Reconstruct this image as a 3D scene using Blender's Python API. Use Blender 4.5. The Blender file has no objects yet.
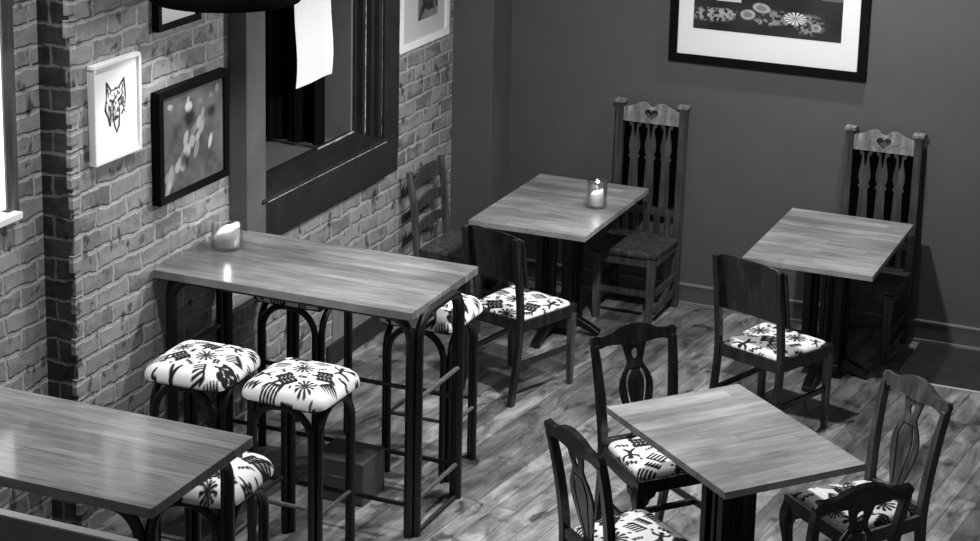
import bpy, math, random
import numpy as np
from mathutils import Vector, Matrix
from mathutils.geometry import tessellate_polygon
random.seed(7)
scene = bpy.context.scene
COL = scene.collection
PI = math.pi

# ------------------------------------------------------------------ camera
cam_data = bpy.data.cameras.new('camera')
cam = bpy.data.objects.new('camera', cam_data)
COL.objects.link(cam)
R = [[0.9262227, 0.37594608, 0.02785782], [0.11211664, -0.20416056, -0.97249593], [-0.35991857, 0.90387112, -0.23124795]]
right, down, fwd = Vector(R[0]).normalized(), Vector(R[1]), Vector(R[2]).normalized()
up = right.cross(fwd).normalized()
fwd = up.cross(right).normalized()
m = Matrix((( right.x, up.x, -fwd.x, 3.4648), (right.y, up.y, -fwd.y, -7.8285), (right.z, up.z, -fwd.z, 3.963), (0, 0, 0, 1)))
cam.matrix_world = m
cam_data.sensor_fit = 'HORIZONTAL'
cam_data.sensor_width = 36
cam_data.lens = 2001.4 / 980 * 36
cam_data.shift_x = (490 - 539.54) / 980
cam_data.shift_y = (91.52 - 270.5) / 980
scene.camera = cam

# ------------------------------------------------------------------ world, lights, exposure
world = bpy.data.worlds.new('world')
scene.world = world
world.use_nodes = True
world.node_tree.nodes['Background'].inputs[0].default_value = (1, 1, 1, 1)
world.node_tree.nodes['Background'].inputs[1].default_value = 0.05
scene.view_settings.view_transform = 'Standard'
scene.view_settings.look = 'None'
scene.view_settings.exposure = 0.0
scene.view_settings.gamma = 1.0
scene.view_settings.use_curve_mapping = False


def spot(name, loc, target, power, size=100, blend=0.6, radius=0.06):
    d = bpy.data.lights.new(name, 'SPOT')
    d.energy = power; d.spot_size = math.radians(size); d.spot_blend = blend; d.shadow_soft_size = radius
    o = bpy.data.objects.new(name, d); COL.objects.link(o)
    o.location = loc
    o.rotation_euler = (Vector(target) - Vector(loc)).to_track_quat('-Z', 'Y').to_euler()
    return o


def area(name, loc, target, power, sx, sy):
    d = bpy.data.lights.new(name, 'AREA')
    d.shape = 'RECTANGLE'; d.size = sx; d.size_y = sy; d.energy = power
    o = bpy.data.objects.new(name, d); COL.objects.link(o)
    o.location = loc
    o.rotation_euler = (Vector(target) - Vector(loc)).to_track_quat('-Z', 'Y').to_euler()
    return o


spot('overhead_spot', (0.85, 0.3, 2.75), (0.8, 1.3, 0), 200, 150, 0.5, 0.05)
spot('overhead_spot', (1.3, 2.45, 3.6), (1.1, 2.0, 0), 170, 95, 0.8, 0.05)
spot('overhead_spot', (0.6, -2.6, 4.2), (1.5, -0.9, 0), 45, 46, 0.9, 0.07)
spot('overhead_spot', (1.0, 1.1, 2.6), (-1.3, -0.1, 0.9), 125, 120, 0.6, 0.06)  # added unseen spot that lifts the brick wall
spot('overhead_spot', (-0.25, -1.5, 4.3), (-0.8, -1.6, 0), 340, 72, 1.0, 0.06)  # added unseen spot to brighten the left tabletops and cushions
area('front_fill', (2.6, -6.5, 3.4), (0.0, 1.0, 0.6), 14, 2.5, 1.6)  # added unseen fill light by the camera; no window there

# ------------------------------------------------------------------ materials
MATS = {}


def new_mat(name):
    mt = bpy.data.materials.new(name); mt.use_nodes = True
    nt = mt.node_tree
    return mt, nt, nt.nodes['Principled BSDF']


def g(v):
    return (v, v, v, 1)


def N(nt, kind, **kw):
    n = nt.nodes.new(kind)
    for k, v in kw.items():
        if k in n.inputs.keys():
            n.inputs[k].default_value = v
        else:
            setattr(n, k, v)
    return n


def L(nt, a, b):
    nt.links.new(a, b)


def ramp(nt, fac, stops):
    r = nt.nodes.new('ShaderNodeValToRGB')
    while len(r.color_ramp.elements) < len(stops):
        r.color_ramp.elements.new(0.5)
    for e, (p, v) in zip(r.color_ramp.elements, stops):
        e.position = p; e.color = g(v)
    L(nt, fac, r.inputs[0])
    return r.outputs[0]


def mul(nt, a, b, op='MULTIPLY', fac=1.0):
    n = nt.nodes.new('ShaderNodeMix'); n.data_type = 'RGBA'; n.blend_type = op
    n.inputs[0].default_value = fac
    L(nt, a, n.inputs[6]); L(nt, b, n.inputs[7])
    return n.outputs[2]


def mapping(nt, src, scale=(1, 1, 1), rot=(0, 0, 0), loc=(0, 0, 0)):
    n = nt.nodes.new('ShaderNodeMapping')
    n.inputs['Scale'].default_value = scale; n.inputs['Rotation'].default_value = rot; n.inputs['Location'].default_value = loc
    L(nt, src, n.inputs[0])
    return n.outputs[0]


def bump(nt, height, strength, dist, bsdf):
    b = nt.nodes.new('ShaderNodeBump')
    b.inputs['Strength'].default_value = strength; b.inputs['Distance'].default_value = dist
    L(nt, height, b.inputs['Height']); L(nt, b.outputs[0], bsdf.inputs['Normal'])


def plain(name, v, rough=0.6, noise=0.0, nscale=20, spec=0.5, metal=0.0):
    mt, nt, b = new_mat(name)
    b.inputs['Roughness'].default_value = rough
    b.inputs['Specular IOR Level'].default_value = spec
    b.inputs['Metallic'].default_value = metal
    if noise:
        tc = N(nt, 'ShaderNodeTexCoord')
        ns = N(nt, 'ShaderNodeTexNoise', Scale=nscale, Detail=4.0)
        L(nt, tc.outputs['Object'], ns.inputs['Vector'])
        L(nt, ramp(nt, ns.outputs[0], [(0.25, v * (1 - noise)), (0.75, v * (1 + noise))]), b.inputs['Base Color'])
    else:
        b.inputs['Base Color'].default_value = g(v)
    MATS[name] = mt
    return mt


def wood_dark(name, v, rough=0.35):
    mt, nt, b = new_mat(name)
    tc = N(nt, 'ShaderNodeTexCoord')
    mp = mapping(nt, tc.outputs['Object'], (40, 40, 4))
    ns = N(nt, 'ShaderNodeTexNoise', Scale=1.0, Detail=5.0)
    L(nt, mp, ns.inputs['Vector'])
    L(nt, ramp(nt, ns.outputs[0], [(0.3, v * 0.45), (0.55, v), (0.75, v * 1.9)]), b.inputs['Base Color'])
    b.inputs['Roughness'].default_value = rough
    bump(nt, ns.outputs[0], 0.15, 0.002, b)
    MATS[name] = mt
    return mt


def butcher(name, stave_l, stave_w, dark, light, rough, tint=(0.75, 1.12)):
    # staves run along local X
    mt, nt, b = new_mat(name)
    tc = N(nt, 'ShaderNodeTexCoord')
    br = N(nt, 'ShaderNodeTexBrick', offset=0.37, offset_frequency=2, squash=1.0)
    br.inputs['Scale'].default_value = 1.0
    br.inputs['Brick Width'].default_value = stave_l
    br.inputs['Row Height'].default_value = stave_w
    br.inputs['Mortar Size'].default_value = 0.0009
    br.inputs['Mortar Smooth'].default_value = 0.3
    br.inputs['Bias'].default_value = 0.0
    br.inputs['Color1'].default_value = g(dark); br.inputs['Color2'].default_value = g(light); br.inputs['Mortar'].default_value = g(dark * 0.7)
    L(nt, tc.outputs['Object'], br.inputs['Vector'])
    ns = N(nt, 'ShaderNodeTexNoise', Scale=1.0, Detail=6.0, Roughness=0.6)
    L(nt, mapping(nt, tc.outputs['Object'], (5, 60, 10)), ns.inputs['Vector'])
    n2 = N(nt, 'ShaderNodeTexNoise', Scale=1.0, Detail=3.0)
    L(nt, mapping(nt, tc.outputs['Object'], (2.2, 6, 3), loc=(3, 1, 0)), n2.inputs['Vector'])
    c = mul(nt, br.outputs[0], ramp(nt, ns.outputs[0], [(0.3, 0.62), (0.65, 1.15)]))
    c = mul(nt, c, ramp(nt, n2.outputs[0], [(0.35, tint[0]), (0.65, tint[1])]))
    L(nt, c, b.inputs['Base Color'])
    L(nt, ramp(nt, n2.outputs[0], [(0.3, rough * 0.75), (0.7, rough * 1.3)]), b.inputs['Roughness'])
    MATS[name] = mt
    return mt


def brick_mat(name, axes, bw, rh, c1, c2, mortar, smear, loc=(0, 0, 0), msize=0.011):
    mt, nt, b = new_mat(name)
    tc = N(nt, 'ShaderNodeTexCoord')
    sp = N(nt, 'ShaderNodeSeparateXYZ'); L(nt, tc.outputs['Object'], sp.inputs[0])
    cb = N(nt, 'ShaderNodeCombineXYZ')
    L(nt, sp.outputs[axes[0]], cb.inputs[0]); L(nt, sp.outputs[axes[1]], cb.inputs[1])
    base = mapping(nt, cb.outputs[0], loc=loc)
    # wobble of the courses
    nw = N(nt, 'ShaderNodeTexNoise', Scale=7.0, Detail=4.0, Roughness=0.65)
    L(nt, base, nw.inputs['Vector'])
    sub = N(nt, 'ShaderNodeVectorMath', operation='SUBTRACT'); sub.inputs[1].default_value = (0.5, 0.5, 0.5)
    L(nt, nw.outputs['Color'], sub.inputs[0])
    sc = N(nt, 'ShaderNodeVectorMath', operation='SCALE'); sc.inputs['Scale'].default_value = 0.062
    L(nt, sub.outputs[0], sc.inputs[0])
    ad = N(nt, 'ShaderNodeVectorMath', operation='ADD'); L(nt, base, ad.inputs[0]); L(nt, sc.outputs[0], ad.inputs[1])
    br = N(nt, 'ShaderNodeTexBrick', offset=0.5, offset_frequency=2)
    br.inputs['Scale'].default_value = 1.0
    br.inputs['Brick Width'].default_value = bw
    br.inputs['Row Height'].default_value = rh
    br.inputs['Mortar Size'].default_value = msize
    br.inputs['Mortar Smooth'].default_value = 0.6
    br.inputs['Bias'].default_value = 0.0
    br.inputs['Color1'].default_value = g(c1); br.inputs['Color2'].default_value = g(c2); br.inputs['Mortar'].default_value = g(mortar)
    L(nt, ad.outputs[0], br.inputs['Vector'])
    # per-spot dirt and mortar smears
    n1 = N(nt, 'ShaderNodeTexNoise', Scale=16.0, Detail=6.0, Roughness=0.7); L(nt, base, n1.inputs['Vector'])
    n2 = N(nt, 'ShaderNodeTexNoise', Scale=5.0, Detail=5.0, Roughness=0.7); L(nt, mapping(nt, base, (1.0, 1.6, 1), loc=(4.2, 1.7, 0)), n2.inputs['Vector'])
    col = mul(nt, br.outputs[0], ramp(nt, n1.outputs[0], [(0.25, 0.55), (0.5, 0.95), (0.8, 1.25)]))
    mx = N(nt, 'ShaderNodeMix', data_type='RGBA')
    L(nt, ramp(nt, n2.outputs[0], [(0.48, 0.0), (0.58, smear * .8), (0.75, smear)]), mx.inputs[0])
    L(nt, col, mx.inputs[6]); mx.inputs[7].default_value = g(mortar * 0.78)
    n3 = N(nt, 'ShaderNodeTexNoise', Scale=9.0, Detail=3.0); L(nt, mapping(nt, base, (1.3, 1, 1), loc=(9, 5, 0)), n3.inputs['Vector'])
    col2 = mul(nt, mx.outputs[2], ramp(nt, n3.outputs[0], [(0.33, 0.25), (0.40, 1.0)]))
    L(nt, col2, b.inputs['Base Color'])
    b.inputs['Roughness'].default_value = 0.75
    hh = N(nt, 'ShaderNodeMath', operation='MULTIPLY_ADD'); hh.inputs[1].default_value = 0.9
    L(nt, br.outputs['Fac'], hh.inputs[0]); L(nt, n1.outputs[0], hh.inputs[2])
    inv = N(nt, 'ShaderNodeMath', operation='SUBTRACT'); inv.inputs[0].default_value = 1.0
    L(nt, br.outputs['Fac'], inv.inputs[1])
    h2 = N(nt, 'ShaderNodeMath', operation='MULTIPLY_ADD'); h2.inputs[1].default_value = 0.5
    L(nt, n1.outputs[0], h2.inputs[0]); L(nt, inv.outputs[0], h2.inputs[2])
    bump(nt, h2.outputs[0], 0.7, 0.012, b)
    MATS[name] = mt
    return mt


def floor_mat():
    mt, nt, b = new_mat('worn_floorboards')
    tc = N(nt, 'ShaderNodeTexCoord')
    base = mapping(nt, tc.outputs['Object'], rot=(0, 0, math.radians(-84)))
    br = N(nt, 'ShaderNodeTexBrick', offset=0.43, offset_frequency=2)
    br.inputs['Scale'].default_value = 1.0
    br.inputs['Brick Width'].default_value = 2.1
    br.inputs['Row Height'].default_value = 0.105
    br.inputs['Mortar Size'].default_value = 0.0022
    br.inputs['Mortar Smooth'].default_value = 0.4
    br.inputs['Color1'].default_value = g(0.12); br.inputs['Color2'].default_value = g(0.34); br.inputs['Mortar'].default_value = g(0.07)
    L(nt, base, br.inputs['Vector'])
    ns = N(nt, 'ShaderNodeTexNoise', Scale=1.0, Detail=8.0, Roughness=0.68, Distortion=0.6)
    L(nt, mapping(nt, base, (3.0, 9.0, 1)), ns.inputs['Vector'])
    n2 = N(nt, 'ShaderNodeTexNoise', Scale=1.0, Detail=5.0, Roughness=0.6, Distortion=0.8)
    L(nt, mapping(nt, base, (5.0, 8.0, 1), loc=(2, 7, 0)), n2.inputs['Vector'])
    n4 = N(nt, 'ShaderNodeTexNoise', Scale=1.0, Detail=3.0)
    L(nt, mapping(nt, base, (6, 90, 1)), n4.inputs['Vector'])
    c = mul(nt, br.outputs[0], ramp(nt, ns.outputs[0], [(0.32, 0.30), (0.50, 0.95), (0.66, 1.75)]))
    c = mul(nt, c, ramp(nt, n2.outputs[0], [(0.33, 0.25), (0.42, 0.9), (0.7, 1.15)]))
    c = mul(nt, c, ramp(nt, n4.outputs[0], [(0.3, 0.8), (0.7, 1.12)]))
    L(nt, c, b.inputs['Base Color'])
    L(nt, ramp(nt, ns.outputs[0], [(0.3, 0.35), (0.7, 0.6)]), b.inputs['Roughness'])
    hs = N(nt, 'ShaderNodeMath', operation='MULTIPLY_ADD'); hs.inputs[1].default_value = -1.0
    L(nt, br.outputs['Fac'], hs.inputs[0]); L(nt, n2.outputs[0], hs.inputs[2])
    bump(nt, hs.outputs[0], 0.45, 0.006, b)
    MATS['floor'] = mt
    return mt


def painted(name, rough=0.6, spec=0.3):
    mt, nt, b = new_mat(name)
    at = N(nt, 'ShaderNodeVertexColor', layer_name='ink')
    L(nt, at.outputs[0], b.inputs['Base Color'])
    b.inputs['Roughness'].default_value = rough
    b.inputs['Specular IOR Level'].default_value = spec
    MATS[name] = mt
    return mt


floor_mat()
brick_mat('brick_wall', (1, 2), 0.225, 0.092, 0.15, 0.33, 0.42, 0.9, loc=(0.03, 0.02, 0), msize=0.013)
brick_mat('shaded_brick', (0, 2), 0.17, 0.092, 0.012, 0.035, 0.16, 0.25, loc=(0.03, 0.02, 0), msize=0.009)  # darker brick: the shade on the pier return painted into its colour
plain('grey_wall', 0.100, 0.75, 0.06, 3)
plain('grey_skirting', 0.105, 0.45, 0.05, 6)
plain('skirting_highlight_and_foot', 0.22, 0.4)
plain('dark_skirting', 0.02, 0.5, 0.5, 30)
plain('render_patch', 0.20, 0.8, 0.15, 9)
wood_dark('chair_wood', 0.019, 0.2)
wood_dark('carved_wood', 0.055, 0.42)
wood_dark('mid_wood', 0.085, 0.40)
wood_dark('pale_wood', 0.27, 0.45)
wood_dark('black_wood', 0.003, 0.4)
plain('black_metal', 0.004, 0.42, 0.3, 40)
plain('rubbed_metal', 0.10, 0.40, 0.5, 60)
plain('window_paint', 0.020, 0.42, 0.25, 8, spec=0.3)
plain('window_paint_lit', 0.11, 0.5, 0.2, 5, spec=0.3)
plain('edge_highlight', 0.42, 0.5, 0.9, 45)
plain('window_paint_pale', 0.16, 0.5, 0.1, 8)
plain('curtain_cloth', 0.004, 0.95, spec=0.1)
plain('black_matte', 0.001, 0.95, spec=0.05)
plain('box_grey', 0.07, 0.5, 0.2, 10)
plain('frame_black', 0.002, 0.6, 0.3, 30, spec=0.12)
plain('frame_white', 0.92, 0.5)
plain('mat_board', 0.92, 0.8)
plain('paper', 0.92, 0.8)
plain('grey_paper', 0.55, 0.8)
plain('partition_paint', 0.22, 0.5, 0.05, 4)
plain('partition_cap', 0.45, 0.4)
plain('dark_floor', 0.03, 0.5, 0.3, 12)
plain('pale_strip', 0.55, 0.45)
plain('candle_wax', 0.85, 0.5)
plain('lamp_enamel', 0.0015, 0.8, spec=0.04)
butcher('bar_top', 1.3, 0.05, 0.20, 0.27, 0.22, (0.6, 1.25))
butcher('stave_top', 0.36, 0.085, 0.27, 0.40, 0.36, (0.68, 1.18))
painted('printed_fabric', 0.85, 0.2)
painted('artwork_print', 0.5, 0.3)
mt, nt, b = new_mat('glass')
b.inputs['Roughness'].default_value = 0.02; b.inputs['Transmission Weight'].default_value = 1.0; b.inputs['IOR'].default_value = 1.45
MATS['glass'] = mt
gt = N(nt, 'ShaderNodeBsdfTransparent'); gt.inputs[0].default_value = g(0.93)
gg = N(nt, 'ShaderNodeBsdfGlossy'); gg.inputs['Roughness'].default_value = 0.03
lw = N(nt, 'ShaderNodeLayerWeight', Blend=0.35)
mxs = nt.nodes.new('ShaderNodeMixShader')
lf = N(nt, 'ShaderNodeMath', operation='MULTIPLY_ADD'); lf.inputs[1].default_value = 0.75; lf.inputs[2].default_value = 0.04
L(nt, lw.outputs['Facing'], lf.inputs[0]); L(nt, lf.outputs[0], mxs.inputs[0]); L(nt, gt.outputs[0], mxs.inputs[1]); L(nt, gg.outputs[0], mxs.inputs[2])
L(nt, mxs.outputs[0], nt.nodes['Material Output'].inputs['Surface'])


def emit(name, v, s):
    mt, nt, b = new_mat(name)
    b.inputs['Base Color'].default_value = g(v)
    b.inputs['Emission Color'].default_value = g(1); b.inputs['Emission Strength'].default_value = s
    MATS[name] = mt


emit('daylit_pane', 0.8, 1.6)
emit('flame', 0.9, 12)
emit('bulb', 0.9, 3)

# ------------------------------------------------------------------ mesh helpers


class MB:
    def __init__(self):
        self.v = []; self.f = []; self.s = []

    def add(self, vs, fs, smooth=False, M=None):
        o = len(self.v)
        for p in vs:
            p = Vector(p)
            if M is not None:
                p = M @ p
            self.v.append(p[:])
        for f in fs:
            self.f.append([i + o for i in f]); self.s.append(smooth)
        return self

    def box(self, x0, x1, y0, y1, z0, z1, M=None):
        vs = [(x, y, z) for z in (z0, z1) for y in (y0, y1) for x in (x0, x1)]
        return self.add(vs, [(0, 2, 3, 1), (4, 5, 7, 6), (0, 1, 5, 4), (2, 6, 7, 3), (0, 4, 6, 2), (1, 3, 7, 5)], M=M)

    def beam(self, pts, sizes, xdir=(1, 0, 0)):
        # rectangular section swept through points; sizes: (w along xdir, d across)
        vs = []; fs = []; n = len(pts); X = Vector(xdir).normalized()
        for i, p in enumerate(pts):
            p = Vector(p)
            a = Vector(pts[max(i - 1, 0)]); c = Vector(pts[min(i + 1, n - 1)])
            t = (c - a).normalized(); D = t.cross(X).normalized(); W = D.cross(t).normalized()
            w, d = sizes[i] if isinstance(sizes, list) else sizes
            for sx, sy in ((-1, -1), (1, -1), (1, 1), (-1, 1)):
                vs.append(p + W * (sx * w / 2) + D * (sy * d / 2))
        for i in range(n - 1):
            for k in range(4):
                fs.append((i * 4 + k, i * 4 + (k + 1) % 4, i * 4 + 4 + (k + 1) % 4, i * 4 + 4 + k))
        fs.append((3, 2, 1, 0)); e = (n - 1) * 4; fs.append((e, e + 1, e + 2, e + 3))
        return self.add(vs, fs)

    def tube(self, pts, r, seg=10, cap=True):
        pts = [Vector(p) for p in pts]; n = len(pts); vs = []; fs = []
        t0 = (pts[1] - pts[0]).normalized()
        ref = Vector((0, 0, 1)) if abs(t0.z) < 0.9 else Vector((1, 0, 0))
        nrm = t0.cross(ref).normalized()
        for i, p in enumerate(pts):
            t = (pts[min(i + 1, n - 1)] - pts[max(i - 1, 0)]).normalized()
            nrm = (nrm - t * nrm.dot(t)).normalized(); bb = t.cross(nrm)
            rr = r[i] if isinstance(r, list) else r
            for k in range(seg):
                a = 2 * PI * k / seg
                vs.append(p + (nrm * math.cos(a) + bb * math.sin(a)) * rr)
        for i in range(n - 1):
            for k in range(seg):
                fs.append((i * seg + k, i * seg + (k + 1) % seg, (i + 1) * seg + (k + 1) % seg, (i + 1) * seg + k))
        self.add(vs, fs, True)
        if cap:
            o = len(self.v) - n * seg
            self.f.append([o + k for k in range(seg)][::-1]); self.s.append(False)
            self.f.append([o + (n - 1) * seg + k for k in range(seg)]); self.s.append(False)
        return self

    def lathe(self, prof, seg=32, c=(0, 0, 0)):
        vs = []; fs = []; n = len(prof)
        for (r, z) in prof:
            for k in range(seg):
                a = 2 * PI * k / seg
                vs.append((c[0] + r * math.cos(a), c[1] + r * math.sin(a), c[2] + z))
        for i in range(n - 1):
            for k in range(seg):
                fs.append((i * seg + k, i * seg + (k + 1) % seg, (i + 1) * seg + (k + 1) % seg, (i + 1) * seg + k))
        return self.add(vs, fs, True)

    def plate(self, loops, t, M=None, y0=None):
        # outline(s) in XZ plane, thickness t along Y centred at 0; first loop outer, others holes
        polys = [[Vector((x, z, 0)) for x, z in lp] for lp in loops]
        tris = tessellate_polygon(polys)
        flat = [p for lp in loops for p in lp]; n = len(flat)
        vs = [(x, -t / 2, z) for x, z in flat] + [(x, t / 2, z) for x, z in flat]
        fs = []
        for tr in tris:
            fs.append(tuple(tr)); fs.append(tuple(i + n for i in reversed(tr)))
        o = 0
        for lp in loops:
            k = len(lp)
            for i in range(k):
                j = (i + 1) % k
                fs.append((o + i, o + j, o + j + n, o + i + n))
            o += k
        return self.add(vs, fs, M=M)

    def build(self, name, mat, parent=None, bevel=0.0, angle=35):
        me = bpy.data.meshes.new(name)
        me.from_pydata(self.v, [], self.f)
        me.polygons.foreach_set('use_smooth', [True] * len(self.s))
        me.materials.append(MATS[mat])
        import bmesh
        bm = bmesh.new(); bm.from_mesh(me); bmesh.ops.remove_doubles(bm, verts=bm.verts, dist=1e-6)
        bmesh.ops.recalc_face_normals(bm, faces=bm.faces); bm.to_mesh(me); bm.free()
        me.set_sharp_from_angle(angle=math.radians(angle))
        o = bpy.data.objects.new(name, me); COL.objects.link(o)
        if parent is not None:
            o.parent = parent
        if bevel:
            md = o.modifiers.new('edge', 'BEVEL'); md.width = bevel; md.segments = 3; md.harden_normals = True; md.limit_method = 'ANGLE'; md.angle_limit = math.radians(40)
        return o


def thing(name, label, cat, loc=(0, 0, 0), rot=0.0, group=None):
    o = bpy.data.objects.new(name, None); COL.objects.link(o)
    o.location = loc; o.rotation_euler = (0, 0, math.radians(rot))
    o['label'] = label; o['category'] = cat
    if group: o['group'] = group
    return o


def tag(o, label, cat, group=None):
    o['label'] = label; o['category'] = cat
    if group: o['group'] = group
    return o


def struct(o):
    o['kind'] = 'structure'
    return o


def smooth_pts(pts, n=6, closed=False):
    # Catmull-Rom
    P = [Vector(p) for p in pts]; out = []
    m_ = len(P)
    rng = range(m_ if closed else m_ - 1)
    for i in rng:
        a = P[(i - 1) % m_] if (closed or i > 0) else P[0]
        b_ = P[i]; c = P[(i + 1) % m_]
        d = P[(i + 2) % m_] if (closed or i + 2 < m_) else P[-1]
        for k in range(n):
            t = k / n
            out.append(0.5 * ((2 * b_) + (c - a) * t + (2 * a - 5 * b_ + 4 * c - d) * t * t + (3 * b_ - a - 3 * c + d) * t ** 3))
    if not closed:
        out.append(P[-1])
    return out


def sp2(pts, n=5, closed=False):
    return [(p.x, p.y) for p in smooth_pts([(a, b_, 0) for a, b_ in pts], n, closed)]

# ------------------------------------------------------------------ printed patterns


def cap_dist(X, Y, ax, ay, bx, by, ra, rb):
    dx, dy = bx - ax, by - ay; l2 = dx * dx + dy * dy + 1e-12
    t = np.clip(((X - ax) * dx + (Y - ay) * dy) / l2, 0, 1)
    return np.hypot(X - ax - t * dx, Y - ay - t * dy) - (ra + (rb - ra) * t)


def motif_strokes():
    S = []

    def st(cx, cy, rot, sc, segs):
        c, s = math.cos(rot), math.sin(rot)
        for (ax, ay, bx, by, ra, rb) in segs:
            S.append((cx + sc * (ax * c - ay * s), cy + sc * (ax * s + ay * c), cx + sc * (bx * c - by * s), cy + sc * (bx * s + by * c), sc * ra * 1.42 + 0.0007, sc * rb * 1.42 + 0.0007))
    sun = [(.25 * math.cos(a), .25 * math.sin(a), 1.0 * math.cos(a), 1.0 * math.sin(a), .05, .11) for a in [2 * PI * k / 11 for k in range(11)]] + [(.12, 0, -.12, 0, .12, .12)]
    comb = [(-.8 + .4 * k, -.7, -.8 + .4 * k + .12, .55, .08, .08) for k in range(5)] + [(-.75, .55, .9, .62, .1, .1), (-.75, .55, -1.0, .1, .1, .06)]
    leaf = [(0, -1.1, .05, .9, .12, .09)]
    for k in range(4):
        y = -.7 + .42 * k
        leaf += [(0, y, .45, y + .28, .09, .1), (.45, y + .28, .85, y + .22, .11, .17), (0, y, -.45, y + .3, .09, .1), (-.45, y + .3, -.85, y + .18, .11, .17)]
    squig = []
    pts = [(-1.0, .35), (-.75, -.25), (-.4, .35), (-.05, -.25), (.3, .35), (.65, -.25), (1.0, .3)]
    q = sp2(pts, 4)
    squig = [(q[i][0], q[i][1], q[i + 1][0], q[i + 1][1], .1, .1) for i in range(len(q) - 1)]
    eye = [(-.7, -.4, .7, -.4, .13, .13), (.7, -.4, .7, .4, .13, .13), (.7, .4, -.7, .4, .13, .13), (-.7, .4, -.7, -.4, .13, .13), (0, 0, 0.01, 0, .2, .2)]
    drops = [(-.9 + .38 * k, -.45, -.8 + .38 * k, .35, .05, .15) for k in range(5)]
    dot = [(-.25, 0, .25, .05, .3, .3)]
    man = [(0, -.2, 0, .5, .16, .12), (0, .3, .7, .6, .1, .12), (0, .3, -.7, .65, .1, .12), (0, -.2, .5, -.9, .13, .09), (0, -.2, -.5, -.85, .13, .09), (.7, .6, .8, 1.0, .1, .07), (-.7, .65, -.85, 1.0, .1, .07), (0, .5, 0, .95, .1, .2)]
    st(-.125, .125, .3, .048, leaf); st(.005, .14, -.1, .040, comb); st(.13, .135, .5, .042, man)
    st(-.13, 0.0, 0.0, .040, comb); st(.0, .015, .2, .047, sun); st(.125, .02, -.9, .046, leaf)
    st(-.12, -.125, 1.9, .045, man); st(.01, -.12, -.5, .048, leaf); st(.135, -.115, .2, .044, sun)
    st(-.055, .07, .1, .026, eye); st(.07, .07, 1.2, .022, squig); st(-.06, -.06, -.6, .026, squig); st(.068, -.06, .3, .024, drops)
    st(-.19, .06, 1.5, .036, drops); st(.195, -.03, 1.4, .036, drops); st(-.19, -.07, .4, .030, sun); st(.19, .08, .3, .026, squig)
    st(0, .205, 0, .036, drops); st(0, -.2, .1, .040, comb); st(-.1, -.205, 0, .03, squig); st(.1, -.205, .2, .032, drops); st(.1, .205, 0, .03, squig); st(-.12, .21, .2, .032, sun)
    st(.2, .18, .8, .03, leaf); st(-.2, -.2, .8, .03, leaf); st(-.21, .17, -.4, .03, comb); st(.21, -.18, -.4, .03, man)
    for (x, y) in ((-.07, .16), (.066, .17), (-.07, -.01), (.062, -.012), (-.055, -.15), (.075, -.155), (-.17, .17), (.172, .16), (-.165, -.035), (.165, -.07), (.02, .085), (-.02, -.065), (.04, -.175)):
        st(x, y, x * 30, .013, dot)
    return np.array(S)


STROKES = motif_strokes()


def ink_fabric(X, Y):
    d = np.full(X.shape, 1.0)
    for s in STROKES:
        d = np.minimum(d, cap_dist(X, Y, *s))
    return 0.88 - 0.868 * np.clip(0.5 - d / 0.0022, 0, 1)


def set_ink(me, vals):
    ca = me.color_attributes.new('ink', 'FLOAT_COLOR', 'POINT')
    a = np.ones((len(vals), 4), dtype=np.float32); a[:, :3] = np.asarray(vals, dtype=np.float32)[:, None]
    ca.data.foreach_set('color', a.ravel())


def cushion_mesh(name, w_rear, w_front, depth, r, crown, rot=0, flip=1, n=112, power=6, off=(0, 0), under=100):
    # pillow over a trapezoid, front at +y; base at z=0, top about r*1.0+crown
    u = np.linspace(-1, 1, n); U, V = np.meshgrid(u, u)
    s = (np.abs(U) ** power + np.abs(V) ** power) ** (1 / power)
    s = np.maximum(s, 1e-6)
    sc = np.minimum(s, 1.0)
    k = 0.80
    a = 0.5 * min(w_rear, depth)
    rr = r / a
    phi = np.clip((sc - k) / (1 - k), 0, 1) * math.radians(under)
    rho = np.where(sc < k, sc / k * (1 - rr), (1 - rr) + rr * np.sin(phi))
    z = r * np.cos(phi) + crown * (1 - np.clip(sc / 0.95, 0, 1) ** 2.2)
    z = z - z.min()
    DX, DY = U / s, V / s
    x = DX * rho; y = DY * rho
    wid = 0.5 * (w_rear + (w_front - w_rear) * (y + 1) / 2)
    PX, PY = x * wid, y * depth / 2
    cr, sr = math.cos(rot), math.sin(rot)
    fx = (DX * sc * wid * 1.06) * flip + off[0]; fy = DY * sc * depth / 2 * 1.06 + off[1]
    FX, FY = fx * cr - fy * sr, fx * sr + fy * cr
    lim = lambda q: ((q + 0.24) % 0.48) - 0.24
    col = ink_fabric(lim(FX), lim(FY))
    vs = np.stack([PX, PY, z], -1).reshape(-1, 3)
    idx = np.arange(n * n).reshape(n, n)
    fs = np.stack([idx[:-1, :-1], idx[:-1, 1:], idx[1:, 1:], idx[1:, :-1]], -1).reshape(-1, 4).tolist()
    ring = list(idx[0, :]) + list(idx[1:, -1]) + list(idx[-1, -2::-1]) + list(idx[-2:0:-1, 0])
    fs.append([int(i) for i in ring][::-1])
    me = bpy.data.meshes.new(name)
    me.from_pydata(vs.tolist(), [], fs)
    me.polygons.foreach_set('use_smooth', [True] * (len(fs) - 1) + [False])
    set_ink(me, col.reshape(-1))
    me.materials.append(MATS['printed_fabric'])
    return me


def mesh_obj(name, me, parent, loc=(0, 0, 0)):
    o = bpy.data.objects.new(name, me); COL.objects.link(o); o.parent = parent; o.location = loc
    return o


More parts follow.
